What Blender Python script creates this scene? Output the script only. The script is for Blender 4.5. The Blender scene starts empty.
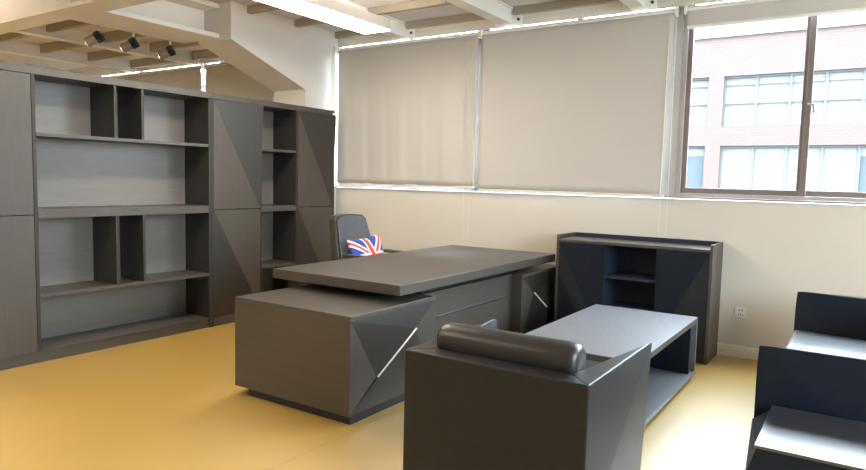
import bpy, bmesh, math, random
from mathutils import Vector, Matrix
random.seed(7)
SC = bpy.context.scene
COL = SC.collection
PI = math.pi

# ------------------------------------------------------------------ camera
cam_data = bpy.data.cameras.new('camera')
cam = bpy.data.objects.new('camera', cam_data)
COL.objects.link(cam)
FW = Vector((-0.5495612, 0.83121523, -0.08404596))
RT = Vector((0.83283194, 0.55302074, 0.02364358))
UP = Vector((-0.06613206, 0.05700257, 0.99618134))
cam.matrix_world = Matrix(((RT.x, UP.x, -FW.x, 4.954), (RT.y, UP.y, -FW.y, -5.8421),
                           (RT.z, UP.z, -FW.z, 1.4), (0, 0, 0, 1)))
cam_data.sensor_width = 36
cam_data.lens = 655.72 * 36 / 866
cam_data.clip_start = 0.05
SC.camera = cam

# ------------------------------------------------------------------ world, exposure
SC.view_settings.view_transform = 'Standard'
SC.view_settings.look = 'None'
SC.view_settings.gamma = 1
SC.view_settings.use_curve_mapping = False
SC.view_settings.exposure = 0.95
w = bpy.data.worlds.new('overcast'); SC.world = w; w.use_nodes = True
wn = w.node_tree.nodes['Background']
wn.inputs[0].default_value = (0.78, 0.89, 1.0, 1)
wn.inputs[1].default_value = 16.0
_N, _L = w.node_tree.nodes, w.node_tree.links          # overcast sky: brighter towards the zenith
_tc = _N.new('ShaderNodeTexCoord'); _sp = _N.new('ShaderNodeSeparateXYZ'); _mr = _N.new('ShaderNodeMapRange')
_mr.inputs[1].default_value = 0.0; _mr.inputs[2].default_value = 1.0; _mr.inputs[3].default_value = 10.5; _mr.inputs[4].default_value = 27.0
_L.new(_tc.outputs['Generated'], _sp.inputs[0]); _L.new(_sp.outputs['Z'], _mr.inputs[0]); _L.new(_mr.outputs[0], wn.inputs[1])
SC.cycles.use_denoising = True
SC.cycles.max_bounces = 10
SC.cycles.diffuse_bounces = 6
SC.cycles.sample_clamp_indirect = 6
LAMP_E = 17.0
LAMP_C = (1.0, 0.90, 0.77)

# ------------------------------------------------------------------ materials
def nmat(name):
    m = bpy.data.materials.new(name); m.use_nodes = True
    b = m.node_tree.nodes['Principled BSDF']
    return m, m.node_tree.nodes, m.node_tree.links, b

def plain(name, col, rough=0.5, metal=0.0, spec=0.5, var=0.06, scale=8, bump=0.0, bscale=200):
    m, N, L, b = nmat(name)
    b.inputs['Roughness'].default_value = rough
    b.inputs['Metallic'].default_value = metal
    b.inputs['Specular IOR Level'].default_value = spec
    tc = N.new('ShaderNodeTexCoord'); nz = N.new('ShaderNodeTexNoise')
    nz.inputs['Scale'].default_value = scale; nz.inputs['Detail'].default_value = 4
    L.new(tc.outputs['Object'], nz.inputs['Vector'])
    r = N.new('ShaderNodeValToRGB')
    r.color_ramp.elements[0].position = 0.3; r.color_ramp.elements[1].position = 0.7
    r.color_ramp.elements[0].color = tuple(c * (1 - var) for c in col) + (1,)
    r.color_ramp.elements[1].color = tuple(min(1, c * (1 + var)) for c in col) + (1,)
    L.new(nz.outputs['Fac'], r.inputs['Fac']); L.new(r.outputs['Color'], b.inputs['Base Color'])
    if bump:
        n2 = N.new('ShaderNodeTexNoise'); n2.inputs['Scale'].default_value = bscale
        L.new(tc.outputs['Object'], n2.inputs['Vector'])
        bp = N.new('ShaderNodeBump'); bp.inputs['Strength'].default_value = bump
        bp.inputs['Distance'].default_value = 0.002
        L.new(n2.outputs['Fac'], bp.inputs['Height']); L.new(bp.outputs['Normal'], b.inputs['Normal'])
    return m

def wood(name, c1, c2, rough=0.4, stretch=(40, 40, 1.5), spec=0.5):
    m, N, L, b = nmat(name)
    tc = N.new('ShaderNodeTexCoord'); mp = N.new('ShaderNodeMapping')
    mp.inputs['Scale'].default_value = stretch
    L.new(tc.outputs['Object'], mp.inputs['Vector'])
    nz = N.new('ShaderNodeTexNoise'); nz.inputs['Scale'].default_value = 2.2
    nz.inputs['Detail'].default_value = 7; nz.inputs['Roughness'].default_value = 0.65
    L.new(mp.outputs['Vector'], nz.inputs['Vector'])
    r = N.new('ShaderNodeValToRGB')
    r.color_ramp.elements[0].position = 0.32; r.color_ramp.elements[1].position = 0.68
    r.color_ramp.elements[0].color = c1 + (1,); r.color_ramp.elements[1].color = c2 + (1,)
    L.new(nz.outputs['Fac'], r.inputs['Fac']); L.new(r.outputs['Color'], b.inputs['Base Color'])
    b.inputs['Roughness'].default_value = rough
    b.inputs['Specular IOR Level'].default_value = spec
    bp = N.new('ShaderNodeBump'); bp.inputs['Strength'].default_value = 0.12
    bp.inputs['Distance'].default_value = 0.001
    L.new(nz.outputs['Fac'], bp.inputs['Height']); L.new(bp.outputs['Normal'], b.inputs['Normal'])
    return m

M = {}
W1, W2 = (0.046, 0.039, 0.0315), (0.059, 0.0505, 0.042)
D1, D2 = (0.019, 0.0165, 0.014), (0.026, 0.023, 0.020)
M['veneer'] = wood('dark_veneer', W1, W2, 0.42, (40, 40, 1.5), 0.6)
M['veneer_h'] = wood('dark_veneer_horizontal', W1, W2, 0.42, (40, 1.5, 40), 0.6)
M['veneer_x'] = wood('dark_veneer_across', W1, W2, 0.40, (1.5, 40, 40), 0.6)
M['veneer_facet_shade'] = wood('shaded_facet_veneer', D1, D2, 0.42, (40, 6, 6), 0.6)  # shade of the tilted facets put into a darker tone, grain turned too
M['sheen_laminate'] = wood('grey_sheen_laminate', (0.10, 0.105, 0.115), (0.15, 0.155, 0.17), 0.42, (60, 3, 60), 0.8)  # pale window sheen of the coffee table put into the colour
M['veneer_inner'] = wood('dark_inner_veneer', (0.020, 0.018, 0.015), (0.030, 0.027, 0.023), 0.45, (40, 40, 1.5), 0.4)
M['backboard'] = wood('grey_backboard', (0.128, 0.115, 0.100), (0.158, 0.143, 0.126), 0.38, (40, 3, 40), 0.6)
M['black_recess'] = plain('black_recess', (0.010, 0.010, 0.011), 0.6)
M['navy_shade_panel'] = wood('shade_dark_veneer', (0.006, 0.009, 0.015), (0.010, 0.014, 0.022), 0.48, (40, 40, 1.5), 0.2)  # backlit darkness and blue haze put into the colour
M['navy_facet'] = wood('lighter_facet_veneer', (0.014, 0.015, 0.016), (0.020, 0.021, 0.022), 0.45, (40, 6, 6), 0.25)  # lighter shading of the cabinet door facets put into the colour
M['navy_haze_inner'] = wood('hazed_inner_veneer', (0.020, 0.026, 0.042), (0.027, 0.034, 0.052), 0.5, (40, 40, 1.5), 0.2)  # same blue haze in the colour, lightened against the dark opening
M['leather'] = plain('black_leather', (0.012, 0.012, 0.013), 0.40, 0, 0.35, 0.15, 20, 0.15, 260)
M['leather_cool_lit'] = plain('black_leather_cool_lit', (0.007, 0.011, 0.020), 0.45, 0, 0.22, 0.15, 20, 0.12, 260)  # same leather as the armchair, its cooler light put into the colour
M['leather_soft'] = plain('black_leather_soft', (0.016, 0.015, 0.015), 0.36, 0, 0.5, 0.15, 20, 0.25, 120)
M['leather_seat'] = plain('black_leather_seat', (0.016, 0.017, 0.020), 0.33, 0, 0.7, 0.15, 20, 0.08, 260)
_b = M['leather_seat'].node_tree.nodes['Principled BSDF']
_b.inputs['Coat Weight'].default_value = 1.0; _b.inputs['Coat IOR'].default_value = 1.9; _b.inputs['Coat Roughness'].default_value = 0.33
M['chrome'] = plain('brushed_metal', (0.75, 0.75, 0.77), 0.25, 1.0)
M['black_plastic'] = plain('black_plastic', (0.018, 0.017, 0.015), 0.45)
M['steel_paint'] = plain('cream_steel_paint', (0.79, 0.76, 0.70), 0.5, 0, 0.4, 0.04, 3)
M['purlin_paint'] = plain('tan_steel_paint', (0.34, 0.30, 0.235), 0.55, 0, 0.4, 0.06, 3)
M['ceiling'] = plain('ceiling_board', (0.64, 0.59, 0.57), 0.8, 0, 0.2, 0.03, 2)
M['wall'] = plain('cream_wall_paint', (0.62, 0.575, 0.50), 0.75, 0, 0.25, 0.02, 1.5, 0.06, 300)
M['plaster'] = plain('off_white_plaster', (0.64, 0.61, 0.565), 0.8, 0, 0.2, 0.02, 2)
M['white_trim'] = plain('white_trim', (0.74, 0.70, 0.62), 0.45)
M['white_plastic'] = plain('white_plastic', (0.78, 0.76, 0.72), 0.35)
M['dark_hole'] = plain('socket_slots', (0.02, 0.02, 0.02), 0.6)
M['window_metal'] = plain('brown_window_metal', (0.20, 0.165, 0.155), 0.4, 0.3)
M['sill'] = plain('pale_sill', (0.27, 0.25, 0.23), 0.5)
M['window_white'] = plain('pale_window_metal', (0.36, 0.33, 0.31), 0.4, 0.2)
M['red_cloth'] = plain('red_cloth', (0.72, 0.07, 0.03), 0.8)
M['white_cloth'] = plain('white_cloth', (0.85, 0.83, 0.80), 0.8)
M['blue_cloth'] = plain('blue_cloth', (0.02, 0.06, 0.36), 0.8)
M['tag_white'] = plain('paper_white', (0.85, 0.82, 0.78), 0.7)

# floor: speckled yellow vinyl
def floor_mat():
    m, N, L, b = nmat('yellow_vinyl_floor')
    tc = N.new('ShaderNodeTexCoord')
    n1 = N.new('ShaderNodeTexNoise'); n1.inputs['Scale'].default_value = 150; n1.inputs['Detail'].default_value = 6
    n2 = N.new('ShaderNodeTexNoise'); n2.inputs['Scale'].default_value = 2.2; n2.inputs['Detail'].default_value = 3
    L.new(tc.outputs['Object'], n1.inputs['Vector']); L.new(tc.outputs['Object'], n2.inputs['Vector'])
    r = N.new('ShaderNodeValToRGB')
    r.color_ramp.elements[0].position = 0.3; r.color_ramp.elements[1].position = 0.72
    r.color_ramp.elements[0].color = (0.36, 0.218, 0.028, 1); r.color_ramp.elements[1].color = (0.44, 0.285, 0.046, 1)
    L.new(n1.outputs['Fac'], r.inputs['Fac'])
    mx = N.new('ShaderNodeMixRGB'); mx.blend_type = 'MULTIPLY'; mx.inputs['Fac'].default_value = 0.25
    r2 = N.new('ShaderNodeValToRGB')
    r2.color_ramp.elements[0].position = 0.35; r2.color_ramp.elements[1].position = 0.65
    r2.color_ramp.elements[0].color = (0.75, 0.72, 0.68, 1); r2.color_ramp.elements[1].color = (1, 1, 1, 1)
    L.new(n2.outputs['Fac'], r2.inputs['Fac'])
    L.new(r.outputs['Color'], mx.inputs['Color1']); L.new(r2.outputs['Color'], mx.inputs['Color2'])
    # welded seams every 2 m along y
    sp = N.new('ShaderNodeSeparateXYZ'); L.new(tc.outputs['Object'], sp.inputs[0])
    a = N.new('ShaderNodeMath'); a.operation = 'SUBTRACT'; a.inputs[1].default_value = 1.655 - 0.0
    L.new(sp.outputs['X'], a.inputs[0])
    pp = N.new('ShaderNodeMath'); pp.operation = 'PINGPONG'; pp.inputs[1].default_value = 1.0
    L.new(a.outputs[0], pp.inputs[0])
    lt = N.new('ShaderNodeMath'); lt.operation = 'LESS_THAN'; lt.inputs[1].default_value = 0.004
    L.new(pp.outputs[0], lt.inputs[0])
    m3 = N.new('ShaderNodeMixRGB'); m3.inputs['Color2'].default_value = (0.33, 0.17, 0.035, 1)
    L.new(lt.outputs[0], m3.inputs['Fac']); L.new(mx.outputs['Color'], m3.inputs['Color1'])
    L.new(m3.outputs['Color'], b.inputs['Base Color'])
    b.inputs['Roughness'].default_value = 0.42
    b.inputs['Coat Weight'].default_value = 1.0; b.inputs['Coat IOR'].default_value = 1.75; b.inputs['Coat Roughness'].default_value = 0.45
    b.inputs['Specular IOR Level'].default_value = 0.5
    bp = N.new('ShaderNodeBump'); bp.inputs['Strength'].default_value = 0.03; bp.inputs['Distance'].default_value = 0.001
    L.new(n1.outputs['Fac'], bp.inputs['Height']); L.new(bp.outputs['Normal'], b.inputs['Normal'])
    return m
M['floor'] = floor_mat()

def blind_mat():
    m, N, L, b = nmat('beige_blind_fabric')
    out = N['Material Output']
    tc = N.new('ShaderNodeTexCoord'); mp = N.new('ShaderNodeMapping'); mp.inputs['Scale'].default_value = (300, 1, 300)
    nz = N.new('ShaderNodeTexNoise'); nz.inputs['Scale'].default_value = 1.0
    L.new(tc.outputs['Object'], mp.inputs['Vector']); L.new(mp.outputs['Vector'], nz.inputs['Vector'])
    r = N.new('ShaderNodeValToRGB')
    r.color_ramp.elements[0].color = (0.53, 0.505, 0.465, 1); r.color_ramp.elements[1].color = (0.60, 0.575, 0.535, 1)
    L.new(nz.outputs['Fac'], r.inputs['Fac']); L.new(r.outputs['Color'], b.inputs['Base Color'])
    b.inputs['Roughness'].default_value = 0.85; b.inputs['Specular IOR Level'].default_value = 0.2
    t = N.new('ShaderNodeBsdfTranslucent'); t.inputs['Color'].default_value = (0.62, 0.59, 0.53, 1)
    mx = N.new('ShaderNodeMixShader'); mx.inputs['Fac'].default_value = 0.08
    L.new(b.outputs[0], mx.inputs[1]); L.new(t.outputs[0], mx.inputs[2]); L.new(mx.outputs[0], out.inputs['Surface'])
    return m
M['blind'] = blind_mat()

def glass_mat():
    m, N, L, b = nmat('window_glass')
    out = N['Material Output']
    t = N.new('ShaderNodeBsdfTransparent'); t.inputs['Color'].default_value = (0.95, 0.97, 0.97, 1)
    g = N.new('ShaderNodeBsdfGlossy'); g.inputs['Roughness'].default_value = 0.02
    lw = N.new('ShaderNodeLayerWeight'); lw.inputs['Blend'].default_value = 0.5
    pw = N.new('ShaderNodeMath'); pw.operation = 'POWER'; pw.inputs[1].default_value = 5.0
    fr = N.new('ShaderNodeMath'); fr.operation = 'MULTIPLY_ADD'; fr.inputs[1].default_value = 0.6; fr.inputs[2].default_value = 0.02
    L.new(lw.outputs['Facing'], pw.inputs[0]); L.new(pw.outputs[0], fr.inputs[0])
    mx = N.new('ShaderNodeMixShader')
    L.new(fr.outputs[0], mx.inputs['Fac']); L.new(t.outputs[0], mx.inputs[1]); L.new(g.outputs[0], mx.inputs[2])
    L.new(mx.outputs[0], out.inputs['Surface'])
    return m
M['glass'] = glass_mat()

def emit(name, col, s):
    m, N, L, b = nmat(name)
    b.inputs['Base Color'].default_value = (0.8, 0.8, 0.8, 1)
    b.inputs['Emission Color'].default_value = col + (1,)
    b.inputs['Emission Strength'].default_value = s
    return m
M['lamp_face'] = emit('lamp_diffuser', LAMP_C, LAMP_E)
M['lamp_side'] = emit('lamp_acrylic_side', (1.0, 0.84, 0.72), 0.02)
M['lamp_side'].node_tree.nodes['Principled BSDF'].inputs['Base Color'].default_value = (0.52, 0.47, 0.42, 1)
M['ceiling_fill'] = emit('ceiling_fill_glow', LAMP_C, 15.0)
M['spot_lens'] = emit('spot_lens', (1.0, 0.85, 0.6), 12)

def brick_mat():
    m, N, L, b = nmat('red_brick')
    tc = N.new('ShaderNodeTexCoord'); mp = N.new('ShaderNodeMapping')
    mp.inputs['Rotation'].default_value = (PI / 2, 0, 0)
    L.new(tc.outputs['Object'], mp.inputs['Vector'])
    br = N.new('ShaderNodeTexBrick')
    br.inputs['Color1'].default_value = (0.071, 0.0480, 0.0435, 1); br.inputs['Color2'].default_value = (0.076, 0.0535, 0.0485, 1)
    br.inputs['Mortar'].default_value = (0.080, 0.066, 0.061, 1)
    br.inputs['Scale'].default_value = 1.0; br.inputs['Brick Width'].default_value = 0.30
    br.inputs['Row Height'].default_value = 0.11; br.inputs['Mortar Size'].default_value = 0.018
    L.new(mp.outputs['Vector'], br.inputs['Vector']); L.new(br.outputs['Color'], b.inputs['Base Color'])
    b.inputs['Roughness'].default_value = 0.9; b.inputs['Specular IOR Level'].default_value = 0.0
    return m
M['brick'] = brick_mat()
M['far_frame'] = plain('grey_window_frames', (0.068, 0.072, 0.076), 0.6, 0, 0.0)
M['far_shade'] = plain('white_window_shades', (0.1012, 0.1012, 0.0968), 0.9, 0, 0.0)
M['far_glass'] = plain('pale_blue_panes', (0.0473, 0.0561, 0.0605), 0.9, 0, 0.0)
M['asphalt'] = plain('grey_pavement', (0.0660, 0.0660, 0.0616), 0.9, 0, 0.0)
M['roof_edge'] = plain('white_parapet', (0.1320, 0.1320, 0.1276), 0.8, 0, 0.0)

# ------------------------------------------------------------------ helpers
def wloc(o):
    v = Vector((0, 0, 0))
    while o is not None:
        v = v + o.location; o = o.parent
    return v

def tag(o, label=None, cat=None, group=None, kind=None):
    if label: o['label'] = label
    if cat: o['category'] = cat
    if group: o['group'] = group
    if kind: o['kind'] = kind
    return o

def thing(name, label, cat, loc, group=None):
    o = bpy.data.objects.new(name, None); COL.objects.link(o); o.location = loc
    o.empty_display_size = 0.1
    return tag(o, label, cat, group)

def obj(name, bm, mat, parent=None, bevel=0.0, smooth=False, segs=2, sub=0):
    """bm is in world coordinates; linked as one mesh object whose origin is sensible"""
    bmesh.ops.recalc_face_normals(bm, faces=bm.faces[:])
    if parent is not None:
        org = wloc(parent)
        loc = Vector((0, 0, 0))
    else:
        xs = [v.co for v in bm.verts]
        org = Vector(((min(v.x for v in xs) + max(v.x for v in xs)) / 2,
                      (min(v.y for v in xs) + max(v.y for v in xs)) / 2, min(v.z for v in xs)))
        loc = org
    for v in bm.verts: v.co = v.co - org
    me = bpy.data.meshes.new(name); bm.to_mesh(me); bm.free()
    mats = mat if isinstance(mat, (list, tuple)) else [mat]
    for m in mats: me.materials.append(m)
    o = bpy.data.objects.new(name, me); COL.objects.link(o); o.location = loc
    if parent is not None: o.parent = parent
    if smooth:
        for p in me.polygons: p.use_smooth = True
    if bevel:
        b = o.modifiers.new('bevel', 'BEVEL'); b.width = bevel; b.segments = segs
        b.limit_method = 'ANGLE'; b.angle_limit = math.radians(30)
    if sub:
        s = o.modifiers.new('sub', 'SUBSURF'); s.levels = sub; s.render_levels = sub
    return o

def struct(name, bm, mat, **k):
    return tag(obj(name, bm, mat, **k), kind='structure')

def box(bm, x0, x1, y0, y1, z0, z1, mi=0):
    v = [bm.verts.new(c) for c in ((x0, y0, z0), (x1, y0, z0), (x1, y1, z0), (x0, y1, z0),
                                   (x0, y0, z1), (x1, y0, z1), (x1, y1, z1), (x0, y1, z1))]
    for f in ((3, 2, 1, 0), (4, 5, 6, 7), (0, 1, 5, 4), (1, 2, 6, 5), (2, 3, 7, 6), (3, 0, 4, 7)):
        bm.faces.new([v[i] for i in f]).material_index = mi
    return bm

def B(*a): return box(bmesh.new(), *a)

def poly(bm, verts, faces):
    vs = [bm.verts.new(v) for v in verts]
    for f in faces: bm.faces.new([vs[i] for i in f])
    return bm

def prism(bm, pts, axis, a, b):
    """extrude the 2-d outline pts along axis from a to b"""
    def mk(p, t):
        if axis == 0: return (t, p[0], p[1])
        if axis == 1: return (p[0], t, p[1])
        return (p[0], p[1], t)
    lo = [bm.verts.new(mk(p, a)) for p in pts]; hi = [bm.verts.new(mk(p, b)) for p in pts]
    n = len(pts)
    bm.faces.new(lo); bm.faces.new(hi[::-1])
    for i in range(n): bm.faces.new((lo[i], lo[(i + 1) % n], hi[(i + 1) % n], hi[i]))
    return bm

def tube(bm, p, q, r, n=12, r2=None):
    p, q = Vector(p), Vector(q); d = (q - p).normalized()
    a = d.orthogonal().normalized(); b = d.cross(a); r2 = r if r2 is None else r2
    lo = [bm.verts.new(p + (a * math.cos(2 * PI * i / n) + b * math.sin(2 * PI * i / n)) * r) for i in range(n)]
    hi = [bm.verts.new(q + (a * math.cos(2 * PI * i / n) + b * math.sin(2 * PI * i / n)) * r2) for i in range(n)]
    bm.faces.new(lo[::-1]); bm.faces.new(hi)
    for i in range(n): bm.faces.new((lo[i], lo[(i + 1) % n], hi[(i + 1) % n], hi[i]))
    return bm

def path(bm, pts, r, n=6):
    for a, b in zip(pts, pts[1:]): tube(bm, a, b, r, n)
    return bm

def superbox(bm, x0, x1, y0, y1, z0, z1, e=0.35, n=16):
    """soft padded block"""
    cx, cy, cz = (x0 + x1) / 2, (y0 + y1) / 2, (z0 + z1) / 2
    a, b, c = (x1 - x0) / 2, (y1 - y0) / 2, (z1 - z0) / 2
    def pw(t): return math.copysign(abs(t) ** e, t)
    rows = []
    for i in range(n + 1):
        ph = -PI / 2 + PI * i / n
        row = []
        for j in range(2 * n):
            th = PI * j / n
            row.append((cx + a * pw(math.cos(ph)) * pw(math.cos(th)), cy + b * pw(math.cos(ph)) * pw(math.sin(th)), cz + c * pw(math.sin(ph))))
        rows.append(row)
    bot = bm.verts.new((cx, cy, z0)); top = bm.verts.new((cx, cy, z1))
    vr = [[bm.verts.new(p) for p in r] for r in rows[1:-1]]
    m = 2 * n
    for j in range(m):
        bm.faces.new((bot, vr[0][(j + 1) % m], vr[0][j])); bm.faces.new((top, vr[-1][j], vr[-1][(j + 1) % m]))
        for i in range(len(vr) - 1):
            bm.faces.new((vr[i][j], vr[i][(j + 1) % m], vr[i + 1][(j + 1) % m], vr[i + 1][j]))
    return bm

# ------------------------------------------------------------------ room shell
CZ = 3.07
XL, XR, YF = -6.2, 8.2, -9.0
struct('floor', B(XL, XR, YF, 0.0, -0.12, 0.0), M['floor'])
struct('ceiling', B(XL, XR, YF, 0.3, CZ, CZ + 0.12), M['ceiling'])
WX0, WX1, WZ0, WZ1 = -0.43, 7.4, 1.285, 3.0          # right strip of windows
VX0, VX1 = -5.9, -0.95                                   # left strip, behind the bulkhead
bm = bmesh.new()
box(bm, XL, XR, 0, 0.24, -0.12, WZ0)
box(bm, XL, XR, 0, 0.24, WZ1, CZ)
box(bm, XL, VX0, 0, 0.24, WZ0, WZ1); box(bm, VX1, WX0, 0, 0.24, WZ0, WZ1); box(bm, WX1, XR, 0, 0.24, WZ0, WZ1)
struct('wall_back', bm, M['wall'])
struct('wall_left', B(XL - 0.15, XL, YF, 0.24, -0.12, CZ), M['wall'])
bm = bmesh.new(); RY0, RY1, RZ0, RZ1 = -6.2, -2.2, 1.0, 2.75  # unseen opening added in the right wall for cool daylight fill
box(bm, XR, XR + 0.15, YF, RY0, -0.12, CZ); box(bm, XR, XR + 0.15, RY1, 0.24, -0.12, CZ)
box(bm, XR, XR + 0.15, RY0, RY1, -0.12, RZ0); box(bm, XR, XR + 0.15, RY0, RY1, RZ1, CZ)
struct('wall_right', bm, M['wall'])
bm = bmesh.new()
for k in range(5):
    y = RY0 + (RY1 - RY0) * k / 4
    box(bm, XR + 0.03, XR + 0.10, max(RY0, y - 0.03), min(RY1, y + 0.03), RZ0 + 0.05, RZ1 - 0.05)
box(bm, XR + 0.03, XR + 0.10, RY0, RY1, RZ0, RZ0 + 0.05); box(bm, XR + 0.03, XR + 0.10, RY0, RY1, RZ1 - 0.05, RZ1)
struct('window_7', bm, M['window_metal'])
struct('wall_front', B(XL - 0.15, XR + 0.15, YF - 0.15, YF, -0.12, CZ), M['wall'])
# boxed stair bulkhead with its sloping underside
bm = prism(bmesh.new(), [(-1.534, 2.714), (-0.527, 2.358), (-0.527, 2.14), (0, 2.14), (0, CZ), (-1.534, CZ)], 0, -0.79, -0.295)
struct('wall_stair_bulkhead', bm, M['plaster'])
struct('wall_leak_filler', B(-0.79, -0.295, -0.34, 0, 0, 2.1395), M['wall'])  # filler added behind the bookcase to stop a daylight leak
struct('trim_light_fin', B(-0.266, -0.252, -0.088, 0, 1.308, 2.90), M['white_trim'])  # fin added to hold back daylight leaking past the blind edge
struct('trim_5', B(WX0, WX1, 0.0, 0.015, 2.902, 3.0), M['wall'])
struct('trim_6', B(VX0, VX1, 0.0, 0.015, 2.902, 3.0), M['wall'])
# baseboard, two steps in its profile
bm = prism(bmesh.new(), [(0, 0), (-0.018, 0), (-0.018, 0.062), (-0.013, 0.067), (-0.013, 0.083), (-0.006, 0.09), (-0.006, 0.097), (0, 0.097)], 0, XL, XR)
struct('baseboard_back', bm, M['white_trim'])
# sill
bm = B(-0.285, 7.45, -0.03, 0.05, 1.290, 1.308)
struct('trim_1', bm, M['sill'], bevel=0.004)

# windows: one frame object per bay, with glass and latch
struct('window_8', B(XR + 0.06, XR + 0.066, RY0, RY1, RZ0, RZ1), M['glass'])  # glass of the fill window added in the right wall
def window(n, x0, x1, mull, latch=False, zb=1.308, zt=3.0):
    t = bpy.data.objects.new('window_%d' % n, None); COL.objects.link(t); t.location = ((x0 + x1) / 2, 0.08, zb)
    tag(t, kind='structure')
    bm = bmesh.new()
    box(bm, x0, x0 + 0.035, 0.03, 0.13, zb, zt); box(bm, x1 - 0.035, x1, 0.03, 0.13, zb, zt)
    box(bm, x0 + 0.035, x1 - 0.035, 0.03, 0.13, zb, zb + 0.03); box(bm, x0 + 0.035, x1 - 0.035, 0.03, 0.13, zt - 0.03, zt)
    obj('window_frame', bm, M['window_white'], t, bevel=0.003)
    for (a, b, y) in ((x0 + 0.035, mull + 0.035, 0.05), (mull - 0.035, x1 - 0.035, 0.09)):
        bm = bmesh.new(); s = 0.04
        z0, z1 = zb + 0.03, zt - 0.03
        box(bm, a, a + s, y, y + 0.03, z0, z1); box(bm, b - s, b, y, y + 0.03, z0, z1)
        box(bm, a + s, b - s, y, y + 0.03, z0, z0 + 0.045); box(bm, a + s, b - s, y, y + 0.03, z1 - 0.04, z1)
        f = obj('sash', bm, M['window_metal'], t, bevel=0.003)
        obj('pane', B(a + s - 0.005, b - s + 0.005, y + 0.012, y + 0.018, z0 + 0.04, z1 - 0.035), M['glass'], f)
    if latch:
        bm = bmesh.new()
        box(bm, mull - 0.014, mull + 0.014, 0.034, 0.052, 2.0, 2.07)
        path(bm, [(mull + 0.01, 0.03, 2.05), (mull + 0.05, 0.0, 2.045), (mull + 0.062, -0.005, 1.98)], 0.008, 8)
        obj('window_latch', bm, M['window_metal'], t)
window(1, WX0, 1.60, 0.70)
window(2, 1.60, 3.565, 2.62)
struct('trim_2', B(1.54, 1.66, 0.02, 0.14, 1.308, 2.90), M['window_metal'], bevel=0.004)
struct('trim_3', B(3.38, 3.56, 0.02, 0.14, 1.308, 2.90), M['window_white'], bevel=0.004)
window(3, 3.565, 5.43, 4.503, True)
window(4, 5.43, WX1, 6.4)
window(5, VX0, -2.40, -4.3)
window(6, -2.40, VX1, -1.8)

# ------------------------------------------------------------------ roller blinds
def blind(x0, x1, zbot, label, wrinkle=0.0, chain=None, skew=0.0):
    t = thing('roller_blind', label, 'blind', ((x0 + x1) / 2, -0.05, zbot), 'roller blinds on the window wall')
    bm = tube(bmesh.new(), (x0 + 0.01, -0.05, 2.852), (x1 - 0.01, -0.05, 2.852), 0.026, 20)
    obj('roller_tube', bm, M['white_plastic'], t, smooth=False)
    nx, nz = 60, 24
    bm = bmesh.new(); g = []
    ztop = 2.84; ybase = -0.070 - 2.0 * wrinkle
    for side in (0, 1):
        gg = []
        for i in range(nz + 1):
            z = ztop + (zbot + 0.012 - ztop) * i / nz
            row = []
            for j in range(nx + 1):
                x = x0 + 0.008 + (x1 - x0 - 0.016 - skew * i / nz) * j / nx
                amp = wrinkle * min(1, i / nz * 1.6 + 0.15)
                y = ybase + amp * (0.8 * math.sin(x * 9.1 + 0.9 * math.sin(z * 2.1)) + 0.7 * math.sin(x * 21.7 + 1.5 * math.sin(x * 2.3) + z * 0.9) + 0.35 * math.sin(x * 47 + z * 1.7))
                y = min(y, -0.052)
                row.append(bm.verts.new((x, y + side * 0.0012, z)))
            gg.append(row)
        for i in range(nz):
            for j in range(nx): bm.faces.new((gg[i][j], gg[i][j + 1], gg[i + 1][j + 1], gg[i + 1][j]))
        g.append(gg)
    a, b = g
    for i in range(nz):
        bm.faces.new((a[i][0], a[i + 1][0], b[i + 1][0], b[i][0])); bm.faces.new((a[i][nx], a[i + 1][nx], b[i + 1][nx], b[i][nx]))
    for j in range(nx):
        bm.faces.new((a[0][j], a[0][j + 1], b[0][j + 1], b[0][j])); bm.faces.new((a[nz][j], a[nz][j + 1], b[nz][j + 1], b[nz][j]))
    obj('blind_fabric', bm, M['blind'], t, smooth=True)
    obj('bottom_rail', B(x0 + 0.02, x1 - 0.02, -0.080, -0.060, zbot - 0.006, zbot + 0.016), M['white_plastic'], t, bevel=0.003)
    for x in (x0, x1):
        obj('bracket', B(x - 0.010, x + 0.010, -0.085, -0.001, 2.815, 2.885), M['white_trim'], t, bevel=0.002)
    if chain:
        xc, zc = chain
        pts = [(xc - 0.028, -0.085, 2.83)]
        pts.append((xc - 0.032, -0.085, zc + 0.05))
        for k in range(7):
            th = PI + PI * k / 6
            pts.append((xc + 0.032 * math.cos(th), -0.085, zc + 0.03 + 0.03 * math.sin(th)))
        pts += [(xc + 0.032, -0.085, zc + 0.05), (xc + 0.028, -0.085, 2.83)]
        obj('pull_chain', path(bmesh.new(), pts, 0.0016, 5), M['white_trim'], t)
    return t
blind(-0.215, 1.635, 1.328, 'wrinkled beige roller blind fully lowered at the left, beside the stair bulkhead', 0.006, (1.54, 0.80))
blind(1.655, 3.515, 1.302, 'smooth wide beige roller blind fully lowered in the middle of the window wall', 0.0008, (3.50, 0.96), 0.045)
blind(3.59, 5.45, 2.70, 'beige roller blind rolled up to the top of the open window', 0.0008)
blind(-2.60, -0.98, 1.31, 'lowered roller blind glimpsed under the sloping bulkhead above the bookcase', 0.001)
blind(-5.6, -2.68, 1.31, 'lowered roller blind at the far left, only its top seen over the bookcase', 0.001)

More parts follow.
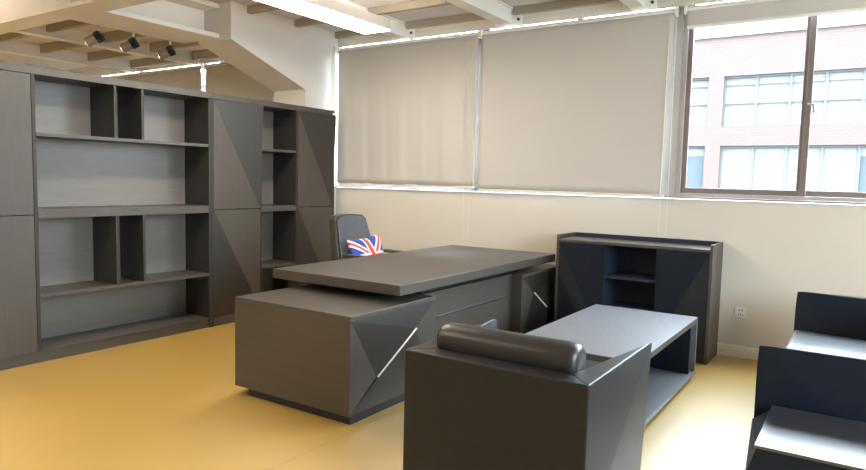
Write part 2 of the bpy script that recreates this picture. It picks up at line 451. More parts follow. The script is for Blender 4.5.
# ------------------------------------------------------------------ ceiling steelwork
def ibeam_y(x0, x1, y0, y1, z0, z1, label, name='ceiling_beam', t=0.012, mat=None):
    bm = bmesh.new(); xc = (x0 + x1) / 2
    prism(bm, [(x0, z0), (x1, z0), (x1, z0 + t), (xc + t / 2 + 0.03, z0 + t), (xc + t / 2 + 0.03, z1 - t), (x1, z1 - t), (x1, z1),
               (x0, z1), (x0, z1 - t), (xc - t / 2 - 0.03, z1 - t), (xc - t / 2 - 0.03, z0 + t), (x0, z0 + t)], 1, y0, y1)
    return tag(obj(name, bm, mat or M['steel_paint'], bevel=0.002), label, 'beam', 'cream steel beams under the ceiling')
def beam(x0, x1, y0, label):
    t = thing('ceiling_beam', label, 'beam', ((x0 + x1) / 2, y0 / 2, 2.91), 'cream steel beams under the ceiling')
    bm = bmesh.new(); k = 0.012
    prism(bm, [(x0, 2.91), (x1, 2.91), (x1, 2.922), (x1 - 0.02, 2.926), (x1 - 0.02, 3.052), (x1, 3.056), (x1, 3.068), (x0, 3.068)], 1, y0, -0.012)
    obj('beam_body', bm, M['steel_paint'], t, bevel=0.002)
    bm = B(x0 - 0.09, x1 + 0.075, -0.012, 0.0, 2.90, 3.02)
    p = obj('wall_bracket', bm, M['steel_paint'], t, bevel=0.002)
    for x in (x0 - 0.045, x1 + 0.04):
        obj('bolt', tube(bmesh.new(), (x, -0.012, 2.96), (x, -0.026, 2.96), 0.014, 6), M['dark_hole'], p)
    return t
beam(0.59, 0.72, YF + 0.01, 'cream steel beam with wall bracket, just beside the long ceiling lamp')
beam(1.86, 1.99, YF + 0.01, 'cream steel beam with wall bracket, above the middle roller blind')
beam(3.13, 3.26, YF + 0.01, 'cream steel beam with wall bracket near the open window')
beam(-3.03, -2.90, -2.77, 'cream steel beam behind the three track spotlights')
beam(-4.50, -4.37, -2.77, 'cream steel beam farthest left, low over the tall bookcase')
beam(4.40, 4.53, YF + 0.01, 'cream steel beam over the armchair side, out past the open window')
# deep beam carrying the spots, running into the bulkhead
ibeam_y(-1.03, -0.47, -2.98, -1.534, 2.735, 3.068, 'wide steel beam with dark underside carrying the spotlights, ending at the bulkhead', t=0.045)
# cross beam
bm = bmesh.new()
prism(bm, [(-3.00, 2.70), (-2.77, 2.70), (-2.77, 2.73), (-2.86, 2.73), (-2.86, 3.04), (-2.77, 3.04), (-2.77, 3.069), (-3.00, 3.069), (-3.00, 3.04), (-2.91, 3.04), (-2.91, 2.73), (-3.00, 2.73)], 0, XL + 0.01, 0.585)
CROSS = obj('ceiling_beam', bm, M['steel_paint'], bevel=0.002)
tag(CROSS, 'cream steel cross beam in the top left corner, running parallel to the window wall', 'beam', 'cream steel beams under the ceiling')
# purlins between the beams, one piece per bay
bays = [(-0.293, 0.588), (0.722, 1.858), (1.992, 3.128), (3.262, 4.398)]
labs = ['tan joist beside the stair bulkhead', 'tan joist right of the long lamp', 'tan joist over the middle blind', 'tan joist by the open window']
where = ['against the window wall', 'second from the window wall', 'third from the window wall', 'fourth from the window wall']
for i, y in enumerate((-0.03, -0.67, -1.31, -1.95)):
    for (a, b), lb in zip(bays, labs):
        bm = bmesh.new()
        prism(bm, [(y - 0.027, 3.0), (y + 0.027, 3.0), (y + 0.027, 3.008), (y - 0.018, 3.008), (y - 0.018, 3.068), (y - 0.027, 3.068)], 0, a, b)
        tag(obj('ceiling_joist', bm, M['purlin_paint']), lb + ', ' + where[i], 'joist', 'tan joists between the ceiling beams')
for i, y in enumerate((-0.03, -0.67, -1.31, -1.95, -2.59)):
    for (a, b), lb in zip(((-4.368, -3.032), (-2.898, -1.10)), ('tan joist between the two leftmost beams', 'tan joist behind the track spotlights')):
        bm = bmesh.new()
        prism(bm, [(y - 0.027, 2.96), (y + 0.027, 2.96), (y + 0.027, 2.968), (y - 0.018, 2.968), (y - 0.018, 3.068), (y - 0.027, 3.068)], 0, a, b)
        tag(obj('ceiling_joist', bm, M['purlin_paint']), lb + ', ' + (where + ['fifth from the window wall'])[i], 'joist', 'tan joists between the ceiling beams')

# ------------------------------------------------------------------ lamps
def lamp(x0, x1, y0, y1, z0, label):
    t = thing('linear_ceiling_lamp', label, 'ceiling lamp', ((x0 + x1) / 2, (y0 + y1) / 2, z0), 'long box lamps hung from the ceiling')
    obj('lamp_housing', B(x0, x1, y0, y1, z0 + 0.004, z0 + 0.095), M['lamp_side'], t, bevel=0.003)
    obj('diffuser', B(x0 + 0.004, x1 - 0.004, y0 + 0.004, y1 - 0.004, z0 - 0.004, z0 + 0.004), M['lamp_face'], t)
    obj('ceiling_fill_panel', B(x0 + 0.02, x1 - 0.02, y0 + 0.02, y1 - 0.02, z0 + 0.0952, z0 + 0.099), M['ceiling_fill'], t)  # glowing panel added on the lamp top to brighten the ceiling
    for y in (y0 + 0.35, y1 - 0.35):
        for x in (x0 + 0.04, x1 - 0.04):
            obj('hanging_wire', tube(bmesh.new(), (x, y, z0 + 0.09), (x, y, CZ), 0.0015, 5), M['chrome'], t)
    return t
lamp(1.06, 1.35, -3.55, -1.15, 2.70, 'long lit white box lamp hanging over the desk in front of the first beam')
lamp(1.06, 1.35, -7.2, -4.8, 2.70, 'long lit box lamp hanging behind the camera on the desk side')
lamp(-2.2, -1.9, -5.95, -3.55, 2.70, 'long lit box lamp hanging on the far side of the bookcase')
lamp(-4.3, -4.0, -5.95, -3.55, 2.70, 'unseen box lamp added as fill farthest behind the bookcase')  # extra lamp out of view, added to brighten the left beams

def spot(x, y, label):
    z0 = 2.735
    t = thing('track_spotlight', label, 'spotlight', (x, y, z0 - 0.2), 'three spotlights under the wide beam')
    obj('stem', tube(bmesh.new(), (x, y, z0), (x, y, z0 - 0.085), 0.012, 10), M['chrome'], t)
    c = Vector((x, y, z0 - 0.11)); d = Vector((-0.70, -0.45, -0.42)).normalized()
    bm = bmesh.new(); a = c + d * 0.015; b = c + d * 0.115
    tube(bm, a, b, 0.044, 24)
    obj('lamp_head', bm, M['spot_metal'], t, smooth=False, bevel=0.004)
    bm = tube(bmesh.new(), b, b + d * 0.002, 0.036, 20)
    obj('lens', bm, M['spot_lens'], t)
    # finned heat sink
    u = d.orthogonal().normalized(); v = d.cross(u); bm = bmesh.new()
    pts = []
    for k in range(20):
        r = 0.052 if k % 2 == 0 else 0.030
        pts.append(u * math.cos(2 * PI * k / 20) * r + v * math.sin(2 * PI * k / 20) * r)
    lo = [bm.verts.new(c + d * 0.02 + p) for p in pts]; hi = [bm.verts.new(c - d * 0.035 + p) for p in pts]
    bm.faces.new(lo); bm.faces.new(hi[::-1])
    for k in range(20): bm.faces.new((lo[k], lo[(k + 1) % 20], hi[(k + 1) % 20], hi[k]))
    obj('heat_sink', bm, M['black_plastic'], t)
M['spot_metal'] = plain('bronze_grey_metal', (0.30, 0.24, 0.18), 0.4, 0.6)
spot(-1.00, -2.455, 'small track spotlight, leftmost of the three under the wide beam')
spot(-0.97, -2.13, 'small track spotlight, middle one of the three under the wide beam')
spot(-0.99, -1.72, 'small track spotlight, rightmost of the three and nearest the bulkhead')

# ------------------------------------------------------------------ bookcases
def facet_door_x(y0, y1, z0, z1, diag, parent, xf=0.0):
    """door leaf facing +x with a diagonal crease; diag: 'TR' corner stands proud, 'BL' corner sunk"""
    th = 0.045
    g = 0.003
    y0 += g; y1 -= g; z0 += g; z1 -= g
    dTR = 0.0; dBL = 0.0
    if diag == 'TR': dTR = 0.045
    if diag == 'BL': dBL = -0.035
    vs = [(xf - th, y0, z0), (xf - th, y1, z0), (xf - th, y1, z1), (xf - th, y0, z1),
          (xf + dBL, y0, z0), (xf, y1, z0), (xf + dTR, y1, z1), (xf, y0, z1)]
    bm = poly(bmesh.new(), vs, [(0, 1, 2, 3), (4, 5, 7), (5, 6, 7), (0, 1, 5, 4), (1, 2, 6, 5), (2, 3, 7, 6), (3, 0, 4, 7)])
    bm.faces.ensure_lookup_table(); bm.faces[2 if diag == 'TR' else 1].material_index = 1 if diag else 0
    return obj('door', bm, [M['veneer'], M['veneer_facet_shade']], parent, bevel=0.0015)

def bookcase(y0, y1, label):
    t = thing('bookcase', label, 'bookcase', (-0.18, (y0 + y1) / 2, 0), None)
    bm = bmesh.new(); D = -0.36
    bm.free()
    obj('side_panel', B(D, 0, y0, y0 + 0.025, 0, 2.0745), M['veneer_inner'], t, bevel=0.0015)
    obj('side_panel', B(D, 0, y1 - 0.025, y1, 0, 2.0745), M['veneer_inner'], t, bevel=0.0015)
    obj('top_panel', B(D, 0.004, y0, y1, 2.0745, 2.1285), M['veneer_h'], t, bevel=0.002)
    obj('plinth', B(D, -0.012, y0 + 0.025, y1 - 0.025, 0, 0.082), M['veneer_h'], t, bevel=0.001)
    obj('back_panel', B(D, D + 0.015, y0 + 0.025, y1 - 0.025, 0.082, 2.0745), M['backboard'], t)
    return t
def shelf(t, y0, y1, ztop, th=0.026, x1=-0.003):
    return obj('shelf', B(-0.345, x1, y0, y1, ztop - th, ztop), M['veneer_h'], t, bevel=0.0015)
def upright(t, y, z0, z1, th=0.025):
    return obj('divider', B(-0.345, -0.005, y - th / 2, y + th / 2, z0, z1), M['veneer_inner'], t, bevel=0.0015)

L = bookcase(-4.10, -2.0, 'tall dark bookcase at the left with wide open compartments and divided shelves')
facet_door_x(-4.075, -3.515, 0.082, 1.08, '', L); facet_door_x(-4.075, -3.515, 1.08, 2.0745, '', L)
upright(L, -3.50, 0.082, 2.0745)
Ya, Yb = -3.4875, -2.025
shelf(L, Ya, Yb, 0.092, 0.01)
shelf(L, Ya, Yb, 0.504); shelf(L, Ya, Yb, 1.120, 0.066); shelf(L, Ya, Yb, 1.669)
for y in (-2.893, -2.66):
    upright(L, y, 1.669, 2.0745, 0.022); upright(L, y, 0.504, 1.054, 0.022)

R = bookcase(-1.998, -0.362, 'tall dark bookcase with faceted diagonal doors either side of narrow shelves')
for a, b in ((-1.974, -1.424), (-0.921, -0.386)):
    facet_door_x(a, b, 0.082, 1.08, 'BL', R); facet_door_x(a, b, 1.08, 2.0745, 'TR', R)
upright(R, -1.412, 0.082, 2.0745, 0.02); upright(R, -0.933, 0.082, 2.0745, 0.02)
for z, th in ((0.092, 0.01), (0.504, 0.026), (1.10, 0.055), (1.665, 0.026)): shelf(R, -1.402, -0.943, z, th)
obj('price_tag', B(0.004, 0.006, -0.405, -0.372, 2.082, 2.10), M['tag_white'], R)

# ------------------------------------------------------------------ executive desk
t = thing('executive_desk', 'large dark wooden executive desk with floating top and faceted pedestals', 'desk', (2.1, -1.6, 0))
obj('desktop', B(1.487, 2.603, -2.636, -0.244, 0.684, 0.75), M['veneer_h'], t, bevel=0.003)
obj('spacer', B(1.66, 2.40, -2.42, -0.46, 0.6286, 0.684), M['black_recess'], t)
obj('spacer', B(2.40, 2.455, -2.2, -0.93, 0.30, 0.684), M['black_recess'], t)
def pedestal(x0, x1, ya, yb, M_, N_, flip, parent):
    """ya = near edge; the +x face carries the facets"""
    zb, zt = 0.052, 0.6286
    p = obj('pedestal', B(x0, x1 - 0.03, ya, yb, zb, zt - 0.022), M['veneer_x'], parent, bevel=0.002)
    obj('pedestal_top', B(x0, x1, ya, yb, zt - 0.022, zt), M['veneer_x'], p, bevel=0.002)
    obj('pedestal_side', B(x1 - 0.03, x1 - 0.0005, ya - 0.0004, ya + 0.02, zb, zt - 0.0222), M['veneer'], p, bevel=0.001)
    v = [(x1, ya + 0.003, zt - 0.024), (x1, ya + 0.003, zb + 0.004), (x1 - 0.012, M_[0], M_[1]), (x1 + 0.007, N_[0], N_[1]),
         (x1, yb - 0.003, zt - 0.024), (x1, yb - 0.003, zb + 0.004)]
    bk = [(x1 - 0.029, ya + 0.02, zt - 0.024), (x1 - 0.029, ya + 0.02, zb + 0.004), (x1 - 0.029, yb - 0.003, zb + 0.004), (x1 - 0.029, yb - 0.003, zt - 0.024)]
    if not flip: fs = [(0, 1, 2), (0, 2, 3), (0, 3, 4), (1, 5, 3, 2), (3, 5, 4)]
    else: fs = [(0, 1, 2), (0, 2, 3, 4), (1, 5, 3), (1, 3, 2), (3, 5, 4)]
    fs2 = [(6, 7, 8, 9), (0, 4, 9, 6), (1, 7, 8, 5), (0, 6, 7, 1), (4, 5, 8, 9)]
    bm = poly(bmesh.new(), v + bk, fs + fs2); bm.faces.ensure_lookup_table()
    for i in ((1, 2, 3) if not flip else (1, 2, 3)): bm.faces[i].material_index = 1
    f = obj('faceted_front', bm, [M['veneer'], M['veneer_facet_shade']], p, bevel=0.0008)
    a = Vector((x1 - 0.002, M_[0], M_[1])); b = Vector((x1 + 0.017, N_[0], N_[1]))
    obj('handle', tube(bmesh.new(), a, b, 0.0065, 6), M['white_trim'], p)
    obj('plinth', B(x0 + 0.10, x1 - 0.012, ya + 0.025, yb - 0.02, 0, zb), M['black_recess'], parent)
    return p
pedestal(1.6355, 2.5984, -3.092, -2.2255, (-2.835, 0.225), (-2.47, 0.457), False, t)
pedestal(1.6355, 2.5984, -0.919, -0.062, (-0.654, 0.442), (-0.43, 0.29), True, t)
mp = obj('modesty_panel', B(2.46, 2.50, -2.2255, -0.9195, 0.10, 0.6280), M['veneer_h'], t, bevel=0.002)
obj('metal_strip', B(2.4985, 2.5065, -2.2255, -0.9195, 0.444, 0.452), M['chrome'], mp)

# ------------------------------------------------------------------ low cabinet on the window wall
t = thing('low_cabinet', 'low black cabinet with raised rim top and open middle shelf against the window wall', 'cabinet', (3.335, -0.22, 0))
x0, x1, yf, yb, H = 2.691, 3.9815, -0.4387, -0.02, 0.9454
obj('side_panel', B(x0, x0 + 0.022, yf, yb, 0, H), M['veneer'], t, bevel=0.002)
obj('side_panel', B(x1 - 0.022, x1, yf, yb, 0, H), M['veneer'], t, bevel=0.002)
obj('back_panel', B(x0 + 0.022, x1 - 0.022, yb - 0.02, yb, 0, H), M['navy_haze_inner'], t, bevel=0.002)
obj('top_panel', B(x0 + 0.022, x1 - 0.022, yf, yb - 0.02, 0.884, 0.910), M['veneer_x'], t, bevel=0.003)
obj('plinth', B(x0 + 0.022, x1 - 0.022, yf + 0.015, yb - 0.02, 0, 0.07), M['black_recess'], t)
xa, xb = 3.115, 3.557
obj('divider', B(xa - 0.012, xa + 0.008, yf + 0.02, yb - 0.02, 0.07, 0.884), M['navy_haze_inner'], t)
obj('divider', B(xb - 0.008, xb + 0.012, yf + 0.02, yb - 0.02, 0.07, 0.884), M['navy_haze_inner'], t)
for z in (0.09, 0.352, 0.623): obj('shelf', B(xa + 0.008, xb - 0.008, yf + 0.02, yb - 0.02, z - 0.022, z), M['navy_haze_inner'], t, bevel=0.001)
def low_door(a, b, tl):
    z0, z1 = 0.072, 0.881; th = 0.018
    if tl:   # crease from top outer (left) to bottom inner
        vs = [(a, yf, z0), (b, yf, z0), (b, yf, z1), (a, yf, z1), (a, yf + th, z0), (b, yf + th, z0), (b, yf + th, z1), (a, yf + th, z1)]
        vs[0] = (a, yf + 0.014, z0); fs = [(3, 1, 0), (3, 2, 1)]
    else:
        vs = [(a, yf, z0), (b, yf, z0), (b, yf, z1), (a, yf, z1), (a, yf + th, z0), (b, yf + th, z0), (b, yf + th, z1), (a, yf + th, z1)]
        vs[1] = (b, yf + 0.014, z0); fs = [(2, 0, 1), (2, 3, 0)]
    bm = poly(bmesh.new(), vs, fs + [(4, 5, 6, 7), (0, 1, 5, 4), (1, 2, 6, 5), (2, 3, 7, 6), (3, 0, 4, 7)])
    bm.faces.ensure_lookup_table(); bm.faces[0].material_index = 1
    obj('door', bm, [M['navy_shade_panel'], M['navy_facet']], t, bevel=0.001)
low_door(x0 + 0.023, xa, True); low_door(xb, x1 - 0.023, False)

# ------------------------------------------------------------------ coffee table
t = thing('coffee_table', 'dark rectangular coffee table with open lower shelf and pale sheen on top', 'table', (3.6, -1.62, 0))
X0, X1, Y0, Y1, K = 3.22, 3.984, -2.36, -0.874, 0.455
tt = obj('table_top', B(X0, X1, Y0, Y1, K - 0.038, K - 0.003), M['veneer_h'], t, bevel=0.001)
obj('top_sheen', B(X0 + 0.001, X1 - 0.001, Y0 + 0.001, Y1 - 0.001, K - 0.0035, K), M['sheen_laminate'], tt, bevel=0.001)
obj('lower_shelf', B(X0, X1, Y0, Y1, 0.035, 0.06), M['sheen_laminate'], t, bevel=0.002)
for y in (Y1 - 0.022, Y0): obj('end_panel', B(X0 + 0.0, X1, y, y + 0.022, 0.06, K - 0.038), M['sheen_laminate'], t, bevel=0.0015)
for y in (Y1 - 0.13, Y0 + 0.11): obj('inner_panel', B(X0 + 0.03, X1 - 0.02, y, y + 0.02, 0.06, K - 0.038), M['navy_shade_panel'], t, bevel=0.001)
obj('centre_panel', B(3.58, 3.60, Y0 + 0.13, Y1 - 0.13, 0.06, K - 0.038), M['navy_shade_panel'], t)
for x in (X0 + 0.07, X1 - 0.09):
    for y in (Y0 + 0.08, Y1 - 0.12): obj('foot', tube(bmesh.new(), (x, y, 0), (x, y, 0.035), 0.02, 12), M['black_plastic'], t)

# ------------------------------------------------------------------ armchair and sofa
def seating(name, label, cat, ox, oy, rot, Wd, Dp, Ht, nseat, bolster, LM='leather'):
    """local frame: u across, v forward from the back; rot 0 = faces +y, 1 = faces -x"""
    def T(u, v, z):
        return (ox + u, oy + v, z) if rot == 0 else (ox - v, oy + u, z)
    c = T(Wd / 2, Dp / 2, 0)
    t = thing(name, label, cat, c)
    def tp(verts, faces): return poly(bmesh.new(), [T(*v) for v in verts], faces)
    def tb(u0, u1, v0, v1, z0, z1):
        a = T(u0, v0, z0); b = T(u1, v1, z1)
        return B(min(a[0], b[0]), max(a[0], b[0]), min(a[1], b[1]), max(a[1], b[1]), z0, z1)
    k, kb, zb = 0.105, 0.15, 0.03
    for s in (0, 1):
        def m(u): return u if s == 0 else Wd - u
        v = [(m(0), 0, Ht), (m(0), Dp, Ht), (m(k), k, Ht), (m(0.0), 0, zb), (m(0.024), Dp, zb), (m(kb), k, zb), (m(0.075), Dp, zb), (m(0), 0.0, zb)]
        # outer (two facets), top, front, inner (two facets), back mitre, bottom
        obj('arm', tp(v[:7], [(3, 4, 1), (3, 1, 0), (0, 1, 2), (1, 4, 6), (1, 6, 5, 2), (0, 2, 5, 3), (3, 5, 6, 4)]), M[LM], t, bevel=0.006, segs=3)
    v = [(0, 0, Ht), (Wd, 0, Ht), (Wd - k, k, Ht), (k, k, Ht), (0, 0, zb), (Wd, 0, zb), (Wd - kb, k, zb), (kb, k, zb)]
    obj('back', tp(v, [(0, 1, 2, 3), (4, 7, 6, 5), (0, 4, 5, 1), (3, 2, 6, 7), (0, 3, 7, 4), (1, 5, 6, 2)]), M[LM], t, bevel=0.006, segs=3)
    obj('seat_base', tb(kb, Wd - kb, k, Dp - 0.02, 0.05, 0.27), M[LM], t, bevel=0.006)
    cw = (Wd - 2 * kb) / nseat
    for i in range(nseat):
        u0 = kb + i * cw
        fa = 0.075 if i == 0 else 0.0; fb = 0.075 if i == nseat - 1 else 0.0
        ua, ub, va, vb = u0 + 0.002, u0 + cw - 0.002, k + 0.14, Dp - 0.005
        q = [(ua, va), (ub, va), (ub + fb, vb), (ua - fa, vb)]
        obj('seat_cushion', tp([(a, b, 0.272) for a, b in q] + [(a, b, 0.42) for a, b in q], [(0, 3, 2, 1), (4, 5, 6, 7), (0, 1, 5, 4), (1, 2, 6, 5), (2, 3, 7, 6), (3, 0, 4, 7)]), M['leather_seat'], t, bevel=0.022, segs=4, smooth=True)
        obj('back_cushion', tb(u0 + 0.002, u0 + cw - 0.002, k + 0.004, k + 0.138, 0.272, 0.635), M['leather_soft'], t, bevel=0.03, segs=4, smooth=True)
    if bolster:
        bm = bmesh.new(); n = 24; L0, L1 = 0.075, Wd - 0.095
        zc, vc, r = 0.704, k + 0.078, 0.076
        rings = []
        prof = [(0, 0.0), (0.0, 0.55), (0.006, 0.80), (0.02, 0.93), (0.05, 1.0)]
        us = [(L0 + d, f) for d, f in prof] + [(L0 + (L1 - L0) * q, 1.0 + 0.01 * math.sin(q * 9)) for q in (0.2, 0.4, 0.6, 0.8)] + [(L1 - d, f) for d, f in prof[::-1]]
        for u, f in us:
            if f == 0.0:
                rings.append([bm.verts.new(T(u, vc, zc))]); continue
            ring = []
            for j in range(n):
                th = 2 * PI * j / n
                e = 0.8
                cx = math.copysign(abs(math.cos(th)) ** e, math.cos(th)); cz = math.copysign(abs(math.sin(th)) ** e, math.sin(th))
                wr = 1 + (0.012 * math.sin(th * 7 + u * 60) if f < 0.99 else 0)
                ring.append(bm.verts.new(T(u, vc + r * f * cx * wr * 1.02, zc + r * f * cz * wr)))
            rings.append(ring)
        for a, b in zip(rings, rings[1:]):
            for j in range(n):
                if len(a) == 1: bm.faces.new((a[0], b[(j + 1) % n], b[j]))
                elif len(b) == 1: bm.faces.new((a[j], a[(j + 1) % n], b[0]))
                else: bm.faces.new((a[j], a[(j + 1) % n], b[(j + 1) % n], b[j]))
        obj('head_roll', bm, M['leather_soft'], t, smooth=True, sub=1)
    for u in (0.09, Wd - 0.09):
        for v_ in (0.08, Dp - 0.1):
            q = T(u, v_, 0)
            obj('foot', tube(bmesh.new(), q, (q[0], q[1], 0.051), 0.022, 12), M['black_plastic'], t)
    return t
seating('armchair', 'black leather armchair seen from behind with head roll and tapering arms', 'armchair', 3.355, -3.621, 0, 0.811, 0.829, 0.68, 1, True)
seating('sofa', 'black leather sofa at the right facing the coffee table', 'sofa', 5.40, -2.535, 1, 1.937, 0.825, 0.68, 3, False, 'leather_cool_lit')

# ------------------------------------------------------------------ side table beside the sofa
t = thing('side_table', 'low black faceted side table with pale reflecting top at the near end of the sofa', 'table', (4.93, -2.88, 0))
zt = 0.42
bm = poly(bmesh.new(),
    [(4.66, -3.125, zt - 0.012), (5.21, -3.125, zt - 0.012), (5.21, -2.57, zt - 0.012), (4.66, -2.57, zt - 0.012),
     (4.625, -3.125, 0.29), (5.21, -3.125, 0.05), (5.21, -2.57, 0.05), (4.575, -2.57, 0.34),
     (4.63, -3.125, 0.05), (4.62, -2.57, 0.05)],
    [(0, 1, 2, 3), (0, 3, 7), (0, 7, 4), (4, 7, 9), (4, 9, 8), (0, 4, 8, 5, 1), (3, 2, 6, 9, 7), (1, 5, 6, 2), (8, 9, 6, 5)])
obj('table_body', bm, M['leather_cool_lit'], t, bevel=0.003)
obj('table_top', B(4.652, 5.212, -3.128, -2.568, zt - 0.012, zt), M['leather_seat'], t, bevel=0.002)
obj('plinth', B(4.66, 5.18, -3.13, -2.62, 0, 0.05), M['black_plastic'], t)

# ------------------------------------------------------------------ desk chair
cx, cy = 1.16, -1.11
t = thing('office_chair', 'black leather office chair behind the desk with a flag cushion on it', 'chair', (cx, cy, 0))
def back_slab(xoff, thick, shrink, z0, z1):
    bm = bmesh.new(); ns, nt = 14, 16; F = []; G = []
    for i in range(nt + 1):
        q = i / nt; z = z0 + (z1 - z0) * q
        hw = (0.29 - 0.075 * q) - shrink
        rr = 0.035
        d = (z1 - z)
        if d < rr: hw -= rr - math.sqrt(max(0, rr * rr - (rr - d) ** 2))
        rf, rg = [], []
        for j in range(ns + 1):
            s = -1 + 2 * j / ns
            x = 1.00 - 0.145 * q + 0.03 * s * s + xoff
            zz = z + (0.012 * (1 - s * s) if i == nt else 0.0)
            rf.append(bm.verts.new((x, cy + s * hw, zz))); rg.append(bm.verts.new((x - thick, cy + s * hw, zz)))
        F.append(rf); G.append(rg)
    for i in range(nt):
        for j in range(ns):
            bm.faces.new((F[i][j], F[i][j + 1], F[i + 1][j + 1], F[i + 1][j])); bm.faces.new((G[i][j], G[i + 1][j], G[i + 1][j + 1], G[i][j + 1]))
        for j in (0, ns): bm.faces.new((F[i][j], F[i + 1][j], G[i + 1][j], G[i][j]))
    for i in (0, nt):
        for j in range(ns): bm.faces.new((F[i][j], F[i][j + 1], G[i][j + 1], G[i][j]))
    return bm
M['chair_leather'] = plain('slate_chair_leather', (0.075, 0.08, 0.095), 0.42, 0, 0.6, 0.1, 20, 0.15, 300)
M['chair_shell'] = plain('olive_black_shell', (0.038, 0.034, 0.024), 0.4)
obj('backrest', back_slab(0, 0.085, 0, 0.50, 1.045), M['chair_shell'], t, bevel=0.006, smooth=True)
obj('back_pad', back_slab(0.016, 0.014, 0.018, 0.53, 1.030), M['chair_leather'], t, bevel=0.006, smooth=True)
obj('seat', superbox(bmesh.new(), cx - 0.18, cx + 0.28, cy - 0.25, cy + 0.25, 0.45, 0.56, 0.3), M['chair_leather'], t, smooth=True)
for s in (-1, 1):
    y = cy + s * 0.285
    a = obj('armrest', B(cx - 0.10, cx + 0.25, y - 0.035, y + 0.035, 0.690, 0.718), M['chair_shell'], t, bevel=0.01)
    bm = path(bmesh.new(), [(cx + 0.03, y, 0.70), (cx - 0.03, y, 0.46), (cx - 0.02, cy + s * 0.20, 0.44)], 0.016, 10)
    obj('arm_support', bm, M['black_plastic'], a)
obj('gas_column', tube(bmesh.new(), (cx, cy, 0.10), (cx, cy, 0.46), 0.028, 16), M['chrome'], t)
for k in range(5):
    th = 2 * PI * k / 5 + 0.3
    e = (cx + 0.29 * math.cos(th), cy + 0.29 * math.sin(th), 0.075)
    l = obj('leg', tube(bmesh.new(), (cx, cy, 0.11), e, 0.024, 8, 0.016), M['chrome'], t)
    obj('caster', tube(bmesh.new(), (e[0] - 0.015 * math.sin(th), e[1] + 0.015 * math.cos(th), 0.028), (e[0] + 0.015 * math.sin(th), e[1] - 0.015 * math.cos(th), 0.028), 0.028, 16), M['black_plastic'], l)

# flag cushion
def flag(u, v):
    """0 red 1 white 2 blue ; u in -1..1 over the long side, v in -0.6..0.6"""
    v = v + 0.27
    u = u + 0.40 * v - 0.16
    if abs(u) < 0.12 or abs(v) < 0.12: return 0
    if abs(u) < 0.21 or abs(v) < 0.21: return 1
    n = math.hypot(1, 0.8)
    s = 1 if u * v > 0 else -1
    d = (0.8 * u * s - v) / n
    if abs(d) < 0.06: return 0
    if abs(d) < 0.15: return 1
    return 2
bm = bmesh.new(); nu, nv = 110, 66
cw, ch, ct = 0.235, 0.150, 0.055
fl = 0.10
def cpos(u, v, side):
    uu, vv = u, v / 0.6
    b = max(0, (1 - uu ** 4)) ** 0.5 * max(0, (1 - vv ** 4)) ** 0.5
    pin = 1 - 0.07 * (1 - b)
    a = u * cw * (1 - 0.06 * (1 - uu * uu) * 0 - 0.07 * (1 - vv * vv)); c = vv * ch * (1 - 0.10 * (1 - uu * uu))
    return a, c, side * ct * b
# cushion frame: width along y, leaning back, a little rolled
cr = Matrix.Rotation(math.radians(-18), 3, 'Y') @ Matrix.Rotation(math.radians(3), 3, 'X')
org = Vector((1.075, -1.085, 0.708))
for side in (1, -1):
    G = []
    for i in range(nv + 1):
        row = []
        for j in range(nu + 1):
            u = -1 + 2 * j / nu; v = -0.6 + 1.2 * i / nv
            a, c, d = cpos(u, v, side)
            row.append(bm.verts.new(org + cr @ Vector((d, a, c))))
        G.append(row)
    for i in range(nv):
        for j in range(nu):
            f = bm.faces.new((G[i][j], G[i][j + 1], G[i + 1][j + 1], G[i + 1][j]))
            u = -1 + 2 * (j + 0.5) / nu; v = -0.6 + 1.2 * (i + 0.5) / nv
            f.material_index = flag(u, v)
bmesh.ops.remove_doubles(bm, verts=bm.verts[:], dist=0.0004)
tag(obj('flag_cushion', bm, [M['red_cloth'], M['white_cloth'], M['blue_cloth']], smooth=True),
    'red, white and blue union flag cushion leaning on the office chair', 'cushion')

# ------------------------------------------------------------------ wall socket
t = thing('wall_socket', 'white square power socket on the wall right of the low cabinet', 'socket', (4.142, 0, 0.333))
obj('face_plate', B(4.098, 4.186, -0.010, 0, 0.333, 0.421), M['white_plastic'], t, bevel=0.002)
bm = bmesh.new()
for x, z, dx, dz in ((4.130, 0.392, 0.003, 0.008), (4.152, 0.392, 0.003, 0.008), (4.142, 0.358, 0.003, 0.008), (4.126, 0.352, 0.006, 0.003), (4.158, 0.352, 0.006, 0.003)):
    box(bm, x - dx, x + dx, -0.0112, -0.0095, z - dz, z + dz)
obj('socket_slots', bm, M['dark_hole'], t)

# ------------------------------------------------------------------ outside: brick building
YB = 24.0
def sx(x): return 4.954 + (x - 4.954) * 1.4318       # measured at 15 m, carried out to the facade
def sz(z): return 1.4 + (z - 1.4) * 1.4318
t = thing('brick_building', 'pale red brick building with rows of large windows seen outside', 'building', (0, YB + 4, -4))
ux0, ux1, top = -60, 40, sz(5.72)
zu0, zu1, zl0, zl1 = sz(3.15), sz(4.60), sz(0.95), sz(2.59)
groups = [(-5.05, -2.0), (-1.63, 0.80), (1.22, 4.9 + 0.63), (5.95, 9.6), (-9.1, -5.45)]
g = sorted([(sx(a), sx(b)) for a, b in groups])
bm = bmesh.new()
def rows(z0, z1, solid):
    if solid: box(bm, ux0, ux1, YB, YB + 8, z0, z1); return
    xs = [ux0] + [q for p in g for q in p] + [ux1]
    for a, b in zip(xs[0::2], xs[1::2]): box(bm, a, b, YB, YB + 8, z0, z1)
    for a, b in g: box(bm, a, b, YB + 0.35, YB + 8, z0, z1)
rows(-4, zl0, True); rows(zl0, zl1, False); rows(zl1, zu0, True); rows(zu0, zu1, False); rows(zu1, top, True)
obj('brick_wall', bm, M['brick'], t)
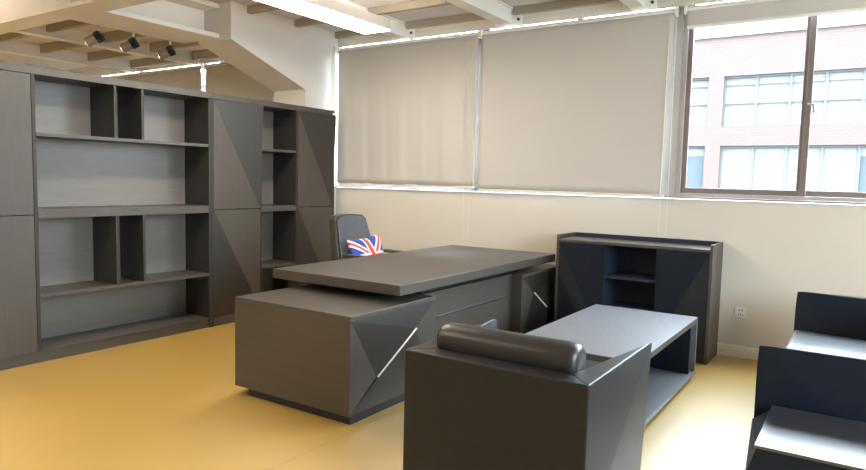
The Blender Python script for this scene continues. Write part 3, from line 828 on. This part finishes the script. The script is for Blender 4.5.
obj('roof_parapet', B(ux0, ux1, YB - 0.1, YB + 8, top, top + 0.9), M['roof_edge'], t)
for a, b in g:
    n = max(2, round((b - a) / 1.23))
    for (z0, z1, up) in ((zu0, zu1, True), (zl0, zl1, False)):
        bm = bmesh.new(); e = 0.05
        box(bm, a, b, YB + 0.14, YB + 0.22, z1 - 0.08, z1); box(bm, a, b, YB + 0.14, YB + 0.22, z0, z0 + 0.06)
        for k in range(n + 1):
            x = a + (b - a) * k / n
            box(bm, max(a, x - e), min(b, x + e), YB + 0.15, YB + 0.21, z0 + 0.06, z1 - 0.08)
        if up:
            box(bm, a, b, YB + 0.155, YB + 0.205, z0 + 0.93, z0 + 1.0); box(bm, a, b, YB + 0.16, YB + 0.2, z1 - 0.38, z1 - 0.35)
        fr = obj('window', bm, M['far_frame'], t)
        for k in range(n):
            xa = a + (b - a) * k / n; xb = a + (b - a) * (k + 1) / n
            blue = (not up) and (k == n - 1)
            obj('pane', B(xa + 0.04, xb - 0.04, YB + 0.24, YB + 0.26, z0 + 0.03, z1 - 0.05 - (0.35 if blue else 0)), M['far_glass'] if blue else M['far_shade'], fr)
            if blue: obj('shade', B(xa + 0.04, xb - 0.04, YB + 0.23, YB + 0.25, z1 - 0.42, z1 - 0.05), M['far_shade'], fr)
struct('ground_outside', B(-70, 50, 0.3, 60, -4.2, -4.0), M['asphalt'])

# ------------------------------------------------------------------ light portals in the window openings
for (a, b, z0, z1) in ((3.6, 7.35, 1.33, 2.70), (WX0, 3.6, 1.33, 2.88)):
    ld = bpy.data.lights.new('window_portal', 'AREA'); ld.shape = 'RECTANGLE'; ld.size = b - a; ld.size_y = z1 - z0
    ld.cycles.is_portal = True
    lo = bpy.data.objects.new('window_portal', ld); COL.objects.link(lo)
    lo.location = ((a + b) / 2, 0.2, (z0 + z1) / 2); lo.rotation_euler = (-PI / 2, 0, 0)
ld = bpy.data.lights.new('window_portal', 'AREA'); ld.shape = 'RECTANGLE'; ld.size = RZ1 - RZ0; ld.size_y = RY1 - RY0  # portal of the opening added in the right wall
ld.cycles.is_portal = True
lo = bpy.data.objects.new('window_portal', ld); COL.objects.link(lo)
lo.location = (XR + 0.12, (RY0 + RY1) / 2, (RZ0 + RZ1) / 2); lo.rotation_euler = (0, PI / 2, 0)
